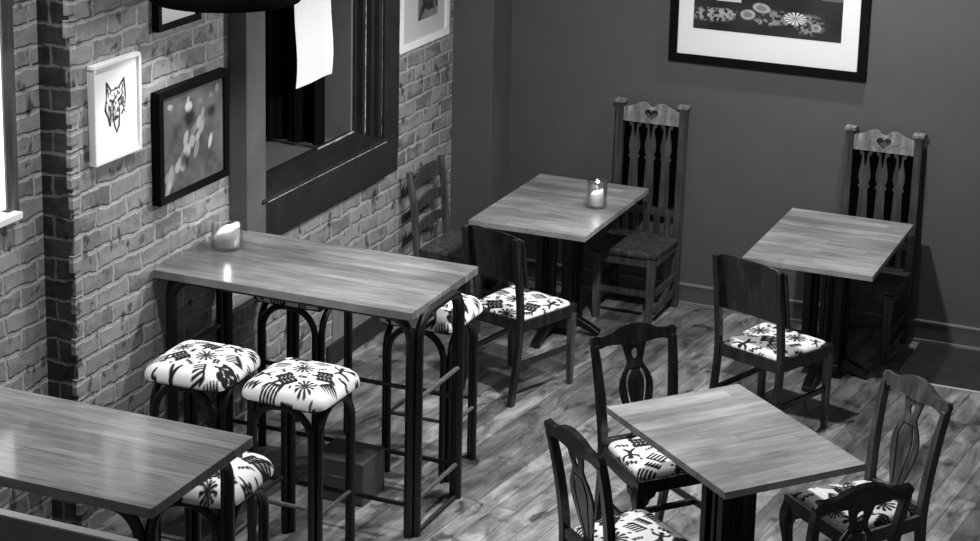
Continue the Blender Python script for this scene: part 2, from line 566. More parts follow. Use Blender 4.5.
def picture_mesh(name, w, h, fn, n=220):
    # panel in XZ plane facing -Y, origin at lower left, fn(u,v in 0..1)->grey
    nx, nz = n, max(8, int(n * h / w))
    xs = np.linspace(0, 1, nx); zs = np.linspace(0, 1, nz)
    U, V = np.meshgrid(xs, zs)
    col = fn(U, V)
    vs = np.stack([U * w, 0 * U, V * h], -1).reshape(-1, 3)
    idx = np.arange(nx * nz).reshape(nz, nx)
    fs = np.stack([idx[:-1, :-1], idx[:-1, 1:], idx[1:, 1:], idx[1:, :-1]], -1).reshape(-1, 4).tolist()
    me = bpy.data.meshes.new(name); me.from_pydata(vs.tolist(), [], fs)
    set_ink(me, np.clip(col, 0, 1).reshape(-1)); me.materials.append(MATS['artwork_print'])
    return me


def blob(U, V, cx, cy, rx, ry, rot=0, soft=0.15):
    c, s = math.cos(rot), math.sin(rot)
    x = ((U - cx) * c + (V - cy) * s) / rx; y = (-(U - cx) * s + (V - cy) * c) / ry
    return np.clip((1 - np.hypot(x, y)) / soft + 0.5, 0, 1)


def vnoise(U, V, scale, seed=1):
    rng = np.random.RandomState(seed); G = rng.rand(64, 64)
    x = U * scale; y = V * scale
    xi = np.floor(x).astype(int); yi = np.floor(y).astype(int)
    fx = x - xi; fy = y - yi; fx = fx * fx * (3 - 2 * fx); fy = fy * fy * (3 - 2 * fy)
    a = G[xi % 64, yi % 64]; b_ = G[(xi + 1) % 64, yi % 64]; c = G[xi % 64, (yi + 1) % 64]; d = G[(xi + 1) % 64, (yi + 1) % 64]
    return (a * (1 - fx) + b_ * fx) * (1 - fy) + (c * (1 - fx) + d * fx) * fy

# ------------------------------------------------------------------ structure
YB = 3.02
XW = -1.30
struct(MB().box(-1.9, 4.2, -6.0, 3.2, -0.1, 0.0).build('floor', 'floor'))
# back wall with the boxed-in corner column
struct(MB().box(-1.9, 4.2, YB, YB + 0.15, 0, 4.4).build('wall_back', 'grey_wall'))
struct(MB().box(-1.55, -1.045, 2.735, YB, 0, 4.4).build('trim_1', 'grey_wall', bevel=0.004))
# brick wall: pieces around the window opening
WY0, WY1, WZ0, WZ1 = 0.36, 1.60, 1.17, 3.2
w = MB()
w.box(-1.50, XW, -1.09, WY0, 0, 4.4)
w.box(-1.50, XW, WY1, 2.735, 0, 4.4)
w.box(-1.50, XW, WY0, WY1, 0, WZ0)
w.box(-1.50, XW, WY0, WY1, WZ1, 4.4)
struct(w.build('wall_left', 'brick_wall'))
# toothed edge bricks of the pier
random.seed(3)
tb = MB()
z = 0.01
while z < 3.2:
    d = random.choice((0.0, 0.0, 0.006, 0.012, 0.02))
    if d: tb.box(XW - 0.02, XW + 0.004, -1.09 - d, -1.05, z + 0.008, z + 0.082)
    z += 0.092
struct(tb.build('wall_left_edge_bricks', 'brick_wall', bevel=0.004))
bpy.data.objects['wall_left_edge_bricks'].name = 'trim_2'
struct(MB().box(-1.50, XW - 0.0005, -1.10, -1.0895, 0, 4.4).build('trim_3', 'shaded_brick'))
struct(MB().box(-1.65, -1.45, -6.0, -1.30, 0, 1.50).box(-1.65, -1.45, -1.30, -1.09, 0, 4.4).box(-1.65, -1.45, -6.0, -1.30, 3.2, 4.4).build('wall_left_recess', 'brick_wall'))
bpy.data.objects['wall_left_recess'].name = 'wall_far_left'
# skirtings
struct(MB().box(-1.045, 4.2, YB - 0.024, YB, 0.118, 0.13).box(-1.045, 4.2, YB - 0.03, YB - 0.018, 0, 0.02).build('trim_7', 'skirting_highlight_and_foot', bevel=0.002))  # top strip is a highlight painted along the board; foot strip simply paler
sk = MB().box(-1.045, 4.2, YB - 0.018, YB, 0, 0.118)
struct(sk.build('baseboard_back', 'grey_skirting', bevel=0.003))
struct(MB().box(XW, XW + 0.02, 1.15, 2.735, 0, 0.12).build('baseboard_left', 'dark_skirting', bevel=0.004))
struct(MB().box(XW, XW + 0.006, 1.22, 2.735, 0.12, 0.31).build('trim_4', 'render_patch', bevel=0.003))
struct(MB().box(-1.045, -1.03, 2.72, YB - 0.018, 0, 0.118).box(-1.3, -1.03, 2.72, 2.735, 0, 0.118).build('baseboard_column', 'grey_skirting'))
bpy.data.objects['baseboard_column'].name = 'baseboard_corner'
# darker floor area with pale edge strip
struct(MB().box(1.53, 4.2, 2.375, YB - 0.02, 0.0, 0.004).build('trim_5', 'dark_floor'))
struct(MB().box(1.53, 4.2, 2.355, 2.375, 0.0, 0.006).build('trim_6', 'pale_strip', bevel=0.002))

# far left daylight window
wn = MB().box(-1.56, -1.44, -1.345, -1.268, 1.51, 3.2).box(-1.56, -1.44, -6.0, -1.345, 3.1, 3.2)
struct(wn.build('window_2', 'mid_wood', bevel=0.004))
pn = MB().box(-1.53, -1.452, -3.2, -1.345, 1.54, 3.1).build('pane', 'daylit_pane', bpy.data.objects['window_2'])
sl = MB().box(-1.56, -1.40, -3.2, -1.30, 1.495, 1.525).build('window_sill', 'frame_white', bpy.data.objects['window_2'], bevel=0.004)

# big inner window in the brick wall
fr = MB()
fx0, fx1 = XW, XW + 0.10
fr.box(fx0, fx1, 0.345, 1.80, 0.955, 1.150)     # bottom rail
fr.box(fx0, fx1, 1.635, 1.80, 1.150, 3.3)       # right stile
wf = struct(fr.build('window_1', 'window_paint', bevel=0.006))
MB().box(fx0, fx1, 0.165, 0.345, 0.955, 3.3).build('stile', 'window_paint_lit', wf, bevel=0.006)  # paler copy of the frame paint; light on this stile put into colour
ml = MB()
for (x, y0, y1) in ((-1.222, 1.60, 1.635), (-1.25, 1.565, 1.60), (-1.285, 1.535, 1.565), (-1.32, 1.51, 1.535)):
    ml.box(-1.50, x, y0, y1, 1.18, 3.3)
for y in (1.607, 1.625, 1.572):
    ml.tube([(-1.222 if y > 1.6 else -1.25, y, 1.19), (-1.222 if y > 1.6 else -1.25, y, 3.3)], 0.006, 8)
we = MB()
we.tube([(-1.194, 0.35, 1.158), (-1.194, 1.64, 1.158)], 0.0045, 6).tube([(-1.325, 1.10, 1.228), (-1.325, 1.55, 1.228)], 0.005, 6)
we.tube([(-1.222, 1.635, 1.19), (-1.222, 1.635, 3.3)], 0.0025, 6).tube([(-1.285, 1.565, 1.19), (-1.285, 1.565, 3.3)], 0.003, 6)
we.build('edge_highlight', 'edge_highlight', wf)  # painted highlights: pale tubes along the rubbed window edges
ml.build('architrave_moulding', 'window_paint', wf, bevel=0.003)
lg = MB()
prof = [(-1.20, 1.150), (-1.188, 1.162), (-1.20, 1.176), (-1.225, 1.180), (-1.31, 1.222), (-1.36, 1.226), (-1.36, 1.15)]
n = len(prof)
vs = [(x, 0.30, z) for x, z in prof] + [(x, 1.66, z) for x, z in prof]
lg.add(vs, [tuple(range(n)), tuple(range(2 * n - 1, n - 1, -1))] + [(i, (i + 1) % n, (i + 1) % n + n, i + n) for i in range(n)])
lg.build('window_ledge', 'window_paint', wf, bevel=0.003)
MB().box(-2.3, -1.36, 0.20, 1.66, 1.13, 1.180).build('window_sill', 'window_paint_pale', wf, bevel=0.003)
MB().box(-1.56, -1.335, 1.49, 1.515, 1.18, 3.3).build('jamb', 'window_paint_pale', wf)
MB().box(-1.36, -1.305, 0.20, 0.35, 1.18, 3.3).build('jamb', 'window_paint', wf)
MB().box(-2.32, -2.30, 0.1, 1.7, 1.1, 3.3).box(-2.30, -1.56, 1.50, 1.52, 1.18, 3.3).build('alcove_lining', 'curtain_cloth', wf)
MB().box(-2.30, -1.52, 0.18, 0.20, 1.18, 3.3).build('alcove_lining', 'curtain_cloth', wf)
# black curtain hanging inside the opening
cu = MB(); pts = []
for i in range(61):
    t = i / 60
    pts.append((-2.2 + t * 0.82, 1.27 + 0.018 * math.sin(t * 38) + 0.008 * math.sin(t * 91)))
vs = [(x, y, z) for z in (1.20, 3.25) for x, y in pts] + [(x, y + 0.006, z) for z in (1.20, 3.25) for x, y in pts]
k = 61; fs = []
for i in range(60):
    fs += [(i, i + 1, k + i + 1, k + i), (2 * k + i, 3 * k + i, 3 * k + i + 1, 2 * k + i + 1), (i, 2 * k + i, 2 * k + i + 1, i + 1), (k + i, k + i + 1, 3 * k + i + 1, 3 * k + i)]
fs += [(0, k, 3 * k, 2 * k), (k - 1, 3 * k - 1, 4 * k - 1, 2 * k - 1)]
cu.add(vs, fs, True)
tag(cu.build('curtain', 'curtain_cloth'), 'black curtain hanging in folds inside the big wall window', 'curtain')
# white paper sheet hanging in the window
vs = []; fs = []
for j in range(25):
    zz = 1.595 + 0.9 * j / 24
    for i in range(13):
        t = i / 12
        vs.append((-1.333 + 0.012 * math.sin(t * PI) + (0.02 * (t - 0.7) ** 2 / 0.09 if t > 0.7 else 0) + 0.01 * math.sin(j * 0.35), 0.875 + 0.35 * t + 0.006 * math.sin(j * 0.5 + 1), zz + (0.012 * (1 - j / 24) * t)))
nv = len(vs); vs += [(x + 0.0012, y, z) for x, y, z in vs]
for j in range(24):
    for i in range(12):
        q = j * 13 + i
        fs += [(q, q + 1, q + 14, q + 13), (nv + q, nv + q + 13, nv + q + 14, nv + q + 1)]
for i in range(12): fs += [(i, nv + i, nv + i + 1, i + 1)]
for j in range(24): fs += [(j * 13, j * 13 + 13, nv + j * 13 + 13, nv + j * 13), (j * 13 + 12, nv + j * 13 + 12, nv + j * 13 + 25, j * 13 + 25)]
pp = MB().add(vs, fs, True).build('paper_sheet', 'paper')
tag(pp, 'long white paper sheet hanging in the big wall window', 'paper sheet')

# ------------------------------------------------------------------ pictures


def framed(name, label, w, h, fw, depth, fmat, loc, rotz, art_fn=None, art=None, board=True, tilt=0, n=220):
    # local: XZ plane, facing -Y, back at y=0, origin at lower left corner
    t = thing(name, label, 'picture', loc, rotz)
    if tilt: t.rotation_euler[0] = math.radians(tilt)
    f = MB()
    f.box(0, w, -depth, 0, 0, fw).box(0, w, -depth, 0, h - fw, h).box(0, fw, -depth, 0, fw, h - fw).box(w - fw, w, -depth, 0, fw, h - fw)
    f.build('frame', fmat, t, bevel=0.003)
    if board:
        MB().box(fw - .002, w - fw + .002, -depth + 0.014, -0.002, fw - .002, h - fw + .002).build('mat_board', 'mat_board', t)
    if art_fn is not None:
        x0, z0, aw, ah = art
        mesh_obj('print', picture_mesh('print', aw, ah, art_fn, n), t, (x0, -depth + 0.0125, z0))
    return t


def wolf(U, V):
    # ink head of a wolf: two ears, eyes, mottled cheeks, long muzzle tapering down
    c = np.full(U.shape, 0.92)
    d = np.full(U.shape, 1.0)
    lines = [(.10, .98, .08, .70, .05, .03), (.10, .98, .30, .82, .05, .03), (.30, .82, .62, .84, .02, .03), (.62, .84, .88, .97, .03, .05), (.88, .97, .94, .68, .05, .04),
             (.08, .70, .02, .50, .03, .05), (.94, .68, .92, .48, .04, .02), (.02, .50, .16, .32, .05, .04), (.92, .48, .76, .34, .02, .04), (.16, .32, .22, .20, .05, .06),
             (.22, .66, .40, .60, .03, .05), (.62, .60, .82, .70, .05, .03), (.38, .58, .36, .42, .03, .02), (.64, .58, .66, .42, .03, .02), (.42, .76, .50, .66, .02, .03), (.50, .66, .60, .76, .03, .02),
             (.14, .86, .18, .72, .04, .02), (.82, .86, .76, .74, .04, .02), (.36, .40, .42, .16, .03, .04), (.66, .40, .62, .14, .03, .05), (.42, .16, .52, .02, .04, .03), (.62, .14, .52, .02, .05, .03),
             (.46, .30, .58, .30, .05, .05), (.22, .50, .26, .40, .04, .03), (.78, .54, .84, .46, .03, .04), (.28, .46, .20, .24, .02, .03), (.86, .40, .92, .34, .03, .02)]
    for q in lines:
        x = cap_dist(U * 0.7, V, q[0] * .7, q[1], q[2] * .7, q[3], q[4] * .62, q[5] * .62)
        d = np.minimum(d, x)
    m_ = np.clip(.5 - d / .02, 0, 1)
    fill = (vnoise(U + 2, V * 1.6 + 1, 12, 9) > .56) & (np.hypot((U - .5) / .42, (V - .56) / .32) < 1)
    tone = (np.hypot((U - .34) / .2, (V - .38) / .16) < 1)
    c = np.where(tone, .45, c); c = np.where(fill, .12, c)
    return c * (1 - m_) + .015 * m_


def abstract(U, V):
    c = 0.07 + 0.10 * vnoise(U, V, 5, 2) + 0.09 * vnoise(U, V, 14, 3)
    rng = np.random.RandomState(5)
    for k in range(26):
        t = k / 25
        cx = 0.05 + 0.6 * t + rng.normal(0, .05); cy = 0.05 + 0.62 * t + rng.normal(0, .05)
        c = np.maximum(c, blob(U, V, cx, cy, .025 + .02 * rng.rand(), .05 + .03 * rng.rand(), -.35, .5) * (0.25 + 0.5 * rng.rand() * (1 - t * .5)))
    for (x, y, rx, ry, v) in ((.14, .88, .05, .03, .55), (.43, .82, .06, .055, .75), (.42, .88, .02, .05, .6), (.78, .38, .03, .08, .7), (.8, .85, .04, .03, .3), (.9, .9, .03, .05, .35), (.12, .16, .05, .14, .5), (.55, .35, .04, .1, .35), (.62, .83, .05, .03, .3)):
        c = np.maximum(c, blob(U, V, x, y, rx, ry, -.3, .5) * v)
    for (x, y, r) in ((.45, .7, .07), (.36, .28, .06), (.8, .68, .05), (.16, .87, .0)):
        c = c * (1 - .75 * blob(U, V, x, y, r + .01, r + .01, 0, .8))
    return c * 0.8


def still_life(U, V):
    c = 0.012 + 0.02 * vnoise(U, V, 6, 8)
    tex = vnoise(U * 1.6, V, 38, 2) * 0.6 + vnoise(U * 1.6, V, 70, 4) * 0.4
    for (x, y, rx, ry, v) in ((.12, .14, .15, .06, .26), (.22, .17, .08, .035, .3), (.58, .17, .12, .06, .16), (.78, .13, .10, .09, .18), (.66, .13, .05, .03, .2), (.5, .12, .1, .03, .2)):
        m_ = blob(U, V, x, y, rx, ry, 0, .5) * np.clip((tex - .42) / .1, 0, 1); c = np.maximum(c, m_ * v * 1.4)
    for (x, y, rx, ry, rot) in ((.37, .17, .05, .045, .2), (.46, .24, .06, .042, -.3), (.83, .11, .032, .035, 0), (.25, .15, .02, .045, 0)):
        m_ = blob(U, V, x, y, rx, ry, rot, .25); c = c * (1 - m_) + m_ * (.32 + .2 * tex)
        m_ = blob(U, V, x, y, rx * .6, ry * .55, rot, .3); c = c * (1 - m_ * .5)
    a = np.arctan2((V - .175) / .75, U - .69); r = np.hypot(U - .69, (V - .175) / .75)
    pet = np.clip((np.cos(a * 14) + .35) / .3, 0, 1) * (r < .075); c = np.maximum(c, pet * .75); c = np.where(r < .022, .3, c)
    for (x0, x1, y0, y1) in ((.14, .32, .27, .55), (.48, .72, .36, .8)):
        m_ = ((U > x0 + (y1 - V) * .03) & (U < x1) & (V > y0) & (V < y1)); v = .62 * (1 - .7 * ((np.sin(U * 190) > .2) & (U > x0 + .025) & (U < x1 - .025) & (V > y0 + .035))); c = np.where(m_, v, c)
    c = np.where((V > .36) & (U > .86), .12, c)
    for k in range(8):
        c = np.maximum(c, .45 * blob(U, V, .3 + .06 * k, .68 + .05 * math.sin(k * 2.1), .035, .05, k, .4))
    return c


def sketch(U, V):
    c = np.full(U.shape, 0.60)
    d = np.full(U.shape, 1.0)
    for s in [(.1, .06, .3, .35, .05, .09), (.3, .35, .6, .28, .09, .12), (.6, .28, .9, .6, .12, .1), (.3, .35, .25, .75, .07, .1), (.9, .6, .95, .25, .08, .06), (.25, .75, .5, .9, .1, .08), (.6, .28, .8, .22, .1, .05), (.1, .06, .02, .0, .05, .02)]:
        d = np.minimum(d, cap_dist(U, V, *s))
    m_ = np.clip(.5 - d / .03, 0, 1); t = vnoise(U, V, 12, 6)
    return c - m_ * (.35 + .25 * t)


# left wall pictures: rotz 90 makes local -Y face +X, local X run along +Y
framed('wolf_print', 'white framed ink print of a wolf head on the brick pier', 0.350, 0.435, 0.015, 0.035, 'frame_white', (XW + 0.002, -0.975, 1.648), 90, lambda U, V: wolf((U * 0.32 - 0.075) / 0.165, (V * 0.405 - 0.095) / 0.235), (0.015, 0.015, 0.320, 0.405), n=200)
framed('painting', 'black framed dark speckled abstract painting on the brick wall beside the window', 0.590, 0.520, 0.035, 0.045, 'frame_black', (XW + 0.002, -0.500, 1.350), 90, abstract, (0.033, 0.033, 0.524, 0.454), board=False, n=260)
framed('framed_picture', 'black framed picture with pale mat cut off at the top, above the speckled painting', 0.355, 0.42, 0.030, 0.035, 'frame_black', (XW + 0.002, -0.480, 2.138), 90, lambda U, V: 0.2 + 0.3 * vnoise(U, V, 6, 3), (0.12, 0.18, 0.14, 0.14), n=30)
framed('framed_sketch', 'white framed grey sketch on the brick between window and corner column', 0.655, 0.62, 0.045, 0.03, 'frame_white', (XW + 0.002, 1.955, 1.572), 90, sketch, (0.25, 0.145, 0.26, 0.24), n=60)
MB().box(0.045, 0.61, -0.0175, -0.0165, 0.045, 0.575).build('backing_sheet', 'grey_paper', [o for o in COL.objects if o.name.startswith('framed_sketch')][0])
framed('still_life_print', 'large black framed still life print with wide white mat on the grey back wall', 1.16, 0.98, 0.050, 0.035, 'frame_black', (-0.045, YB - 0.002, 1.475), 0, still_life, (0.140, 0.205, 0.868, 0.64), n=420)

# ------------------------------------------------------------------ pendant lamp
pl = thing('pendant_lamp', 'black dome pendant lamp hanging over the long bar table', 'lamp', (-0.885, -0.55, 2.34))
dome = [(0.365, 0.0), (0.372, 0.012), (0.36, 0.06), (0.31, 0.14), (0.22, 0.205), (0.12, 0.24), (0.06, 0.25), (0.055, 0.30), (0.0, 0.30)]
inner = [(0.0, 0.235), (0.12, 0.225), (0.215, 0.19), (0.30, 0.13), (0.348, 0.055), (0.355, 0.004), (0.365, 0.0)]
MB().lathe([(a * 0.88, b_) for a, b_ in inner + dome], 48).build('lamp_shade', 'lamp_enamel', pl, angle=60)
MB().tube([(0, 0, 0.30), (0, 0, 2.1)], 0.005, 8).build('cord', 'black_metal', pl)
MB().lathe([(0.0, 0.08), (0.03, 0.09), (0.04, 0.12), (0.03, 0.16), (0.02, 0.2), (0.0, 0.2)], 20).build('bulb', 'bulb', pl)
pd = bpy.data.lights.new('pendant_bulb_light', 'SPOT'); pd.energy = 26; pd.spot_size = math.radians(115); pd.spot_blend = 0.5; pd.shadow_soft_size = 0.05
po = bpy.data.objects.new('pendant_bulb_light', pd); COL.objects.link(po); po.location = (-0.885, -0.55, 2.365)

# ------------------------------------------------------------------ bar tables


def hoop(mb, a, b_, h, r, rad, leg_z=0.0):
    """inverted U tube from a to b (xy) with rounded corners"""
    a = Vector((a[0], a[1], 0)); b_ = Vector((b_[0], b_[1], 0)); d = (b_ - a).normalized()
    pts = [a + Vector((0, 0, leg_z)), a + Vector((0, 0, h - rad))]
    for i in range(1, 9):
        t = i / 8 * PI / 2
        pts.append(a + d * (rad * (1 - math.cos(t))) + Vector((0, 0, h - rad + rad * math.sin(t))))
    for i in range(0, 9):
        t = PI / 2 - i / 8 * PI / 2
        pts.append(b_ - d * (rad * (1 - math.cos(t))) + Vector((0, 0, h - rad + rad * math.sin(t))))
    pts.append(b_ + Vector((0, 0, leg_z)))
    mb.tube(pts, r, 10)


butcher('bar_top_glossy', 1.3, 0.05, 0.20, 0.27, 0.10, (0.8, 1.15))


def bar_table(label, x0, x1, y0, y1, fx0, fx1, fy0, fy1, mat='bar_top'):
    cx, cy = (x0 + x1) / 2, (y0 + y1) / 2
    t = thing('bar_table', label, 'table', (cx, cy, 0), 0, 'high bar tables')
    top = MB().box(x0 - cx, x1 - cx, y0 - cy, y1 - cy, 1.022, 1.060).build('table_top', mat, t, bevel=0.003)
    X0, X1, Y0, Y1 = fx0 - cx, fx1 - cx, fy0 - cy, fy1 - cy
    H = 1.018; r = 0.0215; off = 0.026
    for a, b_ in (((X0, Y0 + off), (X0, Y1 - off)), ((X1, Y0 + off), (X1, Y1 - off)), ((X0 + off, Y0), (X1 - off, Y0)), ((X0 + off, Y1), (X1 - off, Y1))):
        mb = MB(); hoop(mb, a, b_, H, r, 0.11)
        mb.build('leg_hoop', 'black_metal', t)
    for z in (0.64, 0.17):
        MB().tube([(X0, Y0 + off, z), (X0, Y1 - off, z)], 0.011, 8).build('footrest', 'rubbed_metal', t)
        MB().tube([(X1, Y0 + off, z), (X1, Y1 - off, z)], 0.011, 8).build('footrest', 'rubbed_metal', t)
    for z in (0.48, 0.15):
        if z < 0.3: MB().tube([(X0 + off, Y0, z), (X1 - off, Y0, z)], 0.011, 8).build('footrest', 'black_metal', t)
        MB().tube([(X0 + off, Y1, z), (X1 - off, Y1, z)], 0.011, 8).build('footrest', 'black_metal', t)
    for x in (X0, X1): MB().tube([(x, Y0 + off, 0.012), (x, Y1 - off, 0.012)], 0.011, 8).build('floor_rail', 'black_metal', t)
    return t


bar_table('long high bar table with black tube legs, end against the brick wall', -1.285, 0.0, -0.525, 0.180, -1.245, 0.0, -0.475, 0.01)
bar_table('high bar table at the lower left edge with a glossy plank top', -1.30, 0.055, -2.62, -1.955, -1.22, -0.0, -2.57, -2.01, 'bar_top_glossy')
tag(MB().box(-0.60, -0.34, -0.30, -0.07, 0.0, 0.21).build('storage_box', 'box_grey', bevel=0.01), 'dark grey storage box on the floor under the long bar table', 'box')

# ------------------------------------------------------------------ stools


def make_stool(label, loc, rot, me, height=0.84):
    t = thing('bar_stool', label, 'stool', loc, rot, 'bar stools with patterned cushions')
    s = 0.165; H = height - 0.085; r = 0.0165; off = 0.023
    for a, b_ in (((-s, -s + off), (-s, s - off)), ((s, -s + off), (s, s - off)), ((-s + off, -s), (s - off, -s)), ((-s + off, s), (s - off, s))):
        mb = MB(); hoop(mb, a, b_, H - 0.02, r, 0.13)
        mb.build('leg_hoop', 'black_wood', t)
    fr = MB()
    for z, k in ((0.27, 1), (0.30, 0)):
        if k:
            fr.tube([(-s, -s + off, z), (-s, s - off, z)], 0.009, 8).tube([(s, -s + off, z), (s, s - off, z)], 0.009, 8)
        else:
            fr.tube([(-s + off, -s, z), (s - off, -s, z)], 0.009, 8).tube([(-s + off, s, z), (s - off, s, z)], 0.009, 8)
    fr.build('footrest', 'rubbed_metal', t)
    MB().box(-0.175, 0.175, -0.175, 0.175, H - 0.02, H).build('seat_base', 'black_wood', t, bevel=0.006)
    mesh_obj('cushion', me, t, (0, 0, H - 0.002))
    return t


sm = [cushion_mesh('stool_cushion', 0.405, 0.405, 0.405, 0.052, 0.030, rot=0.25, off=(0.0, 0.0)),
      cushion_mesh('stool_cushion', 0.405, 0.405, 0.405, 0.052, 0.030, rot=-1.2, flip=-1, off=(0.03, 0.05)),
      cushion_mesh('stool_cushion', 0.405, 0.405, 0.405, 0.052, 0.030, rot=2.5, off=(0.12, 0.09))]
make_stool('patterned bar stool in front of the long bar table, nearest the brick pier', (-0.855, -0.81, 0), 2, sm[1])
make_stool('patterned bar stool in front of the long bar table, nearest its free end', (-0.372, -0.815, 0), -1, sm[0])
make_stool('patterned bar stool behind the long bar table, beside the brick wall', (-0.95, 0.28, 0), 0, sm[2])
make_stool('patterned bar stool behind the long bar table, near its free end', (-0.275, 0.27, 0), 0, sm[1])
make_stool('patterned bar stool tucked behind the lower left bar table', (-0.245, -1.775, 0), 3, sm[2])

# ------------------------------------------------------------------ cafe tables


def cafe_table(label, loc, rot, w, d, mat='stave_top', q=0.085):
    t = thing('cafe_table', label, 'table', loc, rot, 'low cafe tables')
    MB().box(-w / 2, w / 2, -d / 2, d / 2, 0.720, 0.750).build('table_top', mat, t, bevel=0.002)
    MB().box(-0.15, 0.15, -0.2, 0.2, 0.695, 0.720).build('top_plate', 'black_wood', t)
    for sx, sy in ((-1, -1), (1, -1), (-1, 1), (1, 1)):
        MB().box(sx * q - 0.020, sx * q + 0.020, sy * q - 0.020, sy * q + 0.020, 0.09, 0.695).build('post', 'black_wood', t, bevel=0.003)
    for sx, sy in ((-1, 0), (1, 0), (0, -1), (0, 1)):
        MB().box(sx * q - 0.012, sx * q + 0.012, sy * q - 0.012, sy * q + 0.012, 0.09, 0.695).build('slat', 'black_wood', t, bevel=0.002)
    MB().box(-0.11, 0.11, -0.11, 0.11, 0.055, 0.092).build('base_block', 'black_wood', t, bevel=0.004)
    for a in range(4):
        c, s = math.cos(a * PI / 2 + PI / 4 * 0), math.sin(a * PI / 2)
        L_ = 0.25 if a % 2 == 0 else 0.34
        pts = [(c * q, s * q, zz) for q, zz in ((0.08, 0.085), (L_ * 0.5, 0.075), (L_ * 0.8, 0.045), (L_, 0.018))]
        MB().beam(pts, [(0.05, 0.05), (0.05, 0.045), (0.05, 0.035), (0.055, 0.03)], (-s, c, 0)).build('foot', 'black_wood', t, bevel=0.004)
    return t


cafe_table('cafe table in the back with a candle glass on its striped wooden top', (-0.402, 2.265, 0), 0, 0.68, 1.045)
cafe_table('bare cafe table on the right by the grey wall, panel backed chair at its end', (1.137, 2.295, 0), 0, 0.690, 1.00)
cafe_table('angled cafe table in the front right with four splat backed chairs around it', (1.42, -0.47, 0), 49.5, 0.655, 0.92, q=0.062)

# ------------------------------------------------------------------ candles


def candle(label, loc, gr, gh, cr, ch, slope, group=None):
    t = thing('candle_holder', label, 'candle holder', loc, 0, 'glass candle holders')
    MB().lathe([(0.0, 0.0), (gr * 0.9, 0.0), (gr, 0.008), (gr, gh), (gr - 0.003, gh + 0.001), (gr - 0.006, gh), (gr - 0.006, 0.014), (0.0, 0.012)], 32).build('glass', 'glass', t, angle=50)
    m2 = MB(); seg = 24; rings = [(0, 0.0), (cr * .92, 0.0), (cr, 0.01)]
    vs = []; fs = []
    prof = [(0.0, 0.0), (cr * .93, 0.0), (cr, 0.012), (cr, 0.55), (cr * .98, 0.92), (cr * .8, 1.0), (cr * .4, .93), (0.0, .9)]
    for r_, z_ in prof:
        for k in range(seg):
            a = 2 * PI * k / seg
            zz = z_ if z_ < .1 else ch * z_ * (1 + slope * math.cos(a - 0.6) * (r_ / cr)) * (1 + 0.05 * math.sin(3 * a))
            vs.append((r_ * math.cos(a), r_ * math.sin(a), 0.0145 + zz))
    for i in range(len(prof) - 1):
        for k in range(seg):
            fs.append((i * seg + k, i * seg + (k + 1) % seg, (i + 1) * seg + (k + 1) % seg, (i + 1) * seg + k))
    cw = m2.add(vs, fs, True).build('candle', 'candle_wax', t, angle=60)
    MB().lathe([(0.0, ch * .90), (0.003, ch * .92 + .004), (0.004, ch * .92 + .010), (0.0, ch * .92 + .022)], 10, (0.003, 0, 0.012)).build('flame', 'flame', cw, angle=80)
    ld = bpy.data.lights.new('candle_light', 'POINT'); ld.energy = 0.4; ld.shadow_soft_size = 0.01
    lo = bpy.data.objects.new('candle_light', ld); COL.objects.link(lo); lo.parent = t; lo.location = (0, 0, ch + 0.045)
    return t


candle('glass tumbler with a large white candle on the long bar table', (-1.155, -0.10, 1.0605), 0.074, 0.110, 0.060, 0.080, 0.38)
candle('tall glass with a small white candle on the back cafe table', (-0.20, 2.29, 0.7505), 0.058, 0.155, 0.038, 0.075, 0.18)

# ------------------------------------------------------------------ chairs


def seat_frame(mb, wr, wf, d, z0, z1, yr, th=0.022):
    # trapezoid ring of four rails; rear edge at y=yr, front y=yr+d
    c = [(-wr / 2, yr), (wr / 2, yr), (wf / 2, yr + d), (-wf / 2, yr + d)]
    ci = [(-wr / 2 + th, yr + th), (wr / 2 - th, yr + th), (wf / 2 - th, yr + d - th), (-wf / 2 + th, yr + d - th)]
    vs = [(x, y, z) for z in (z0, z1) for x, y in c] + [(x, y, z) for z in (z0, z1) for x, y in ci]
    fs = []
    for i in range(4):
        j = (i + 1) % 4
        fs += [(i, j, 4 + j, 4 + i), (8 + i, 12 + i, 12 + j, 8 + j), (4 + i, 4 + j, 12 + j, 12 + i), (i, 8 + i, 8 + j, j)]
    mb.add(vs, fs)


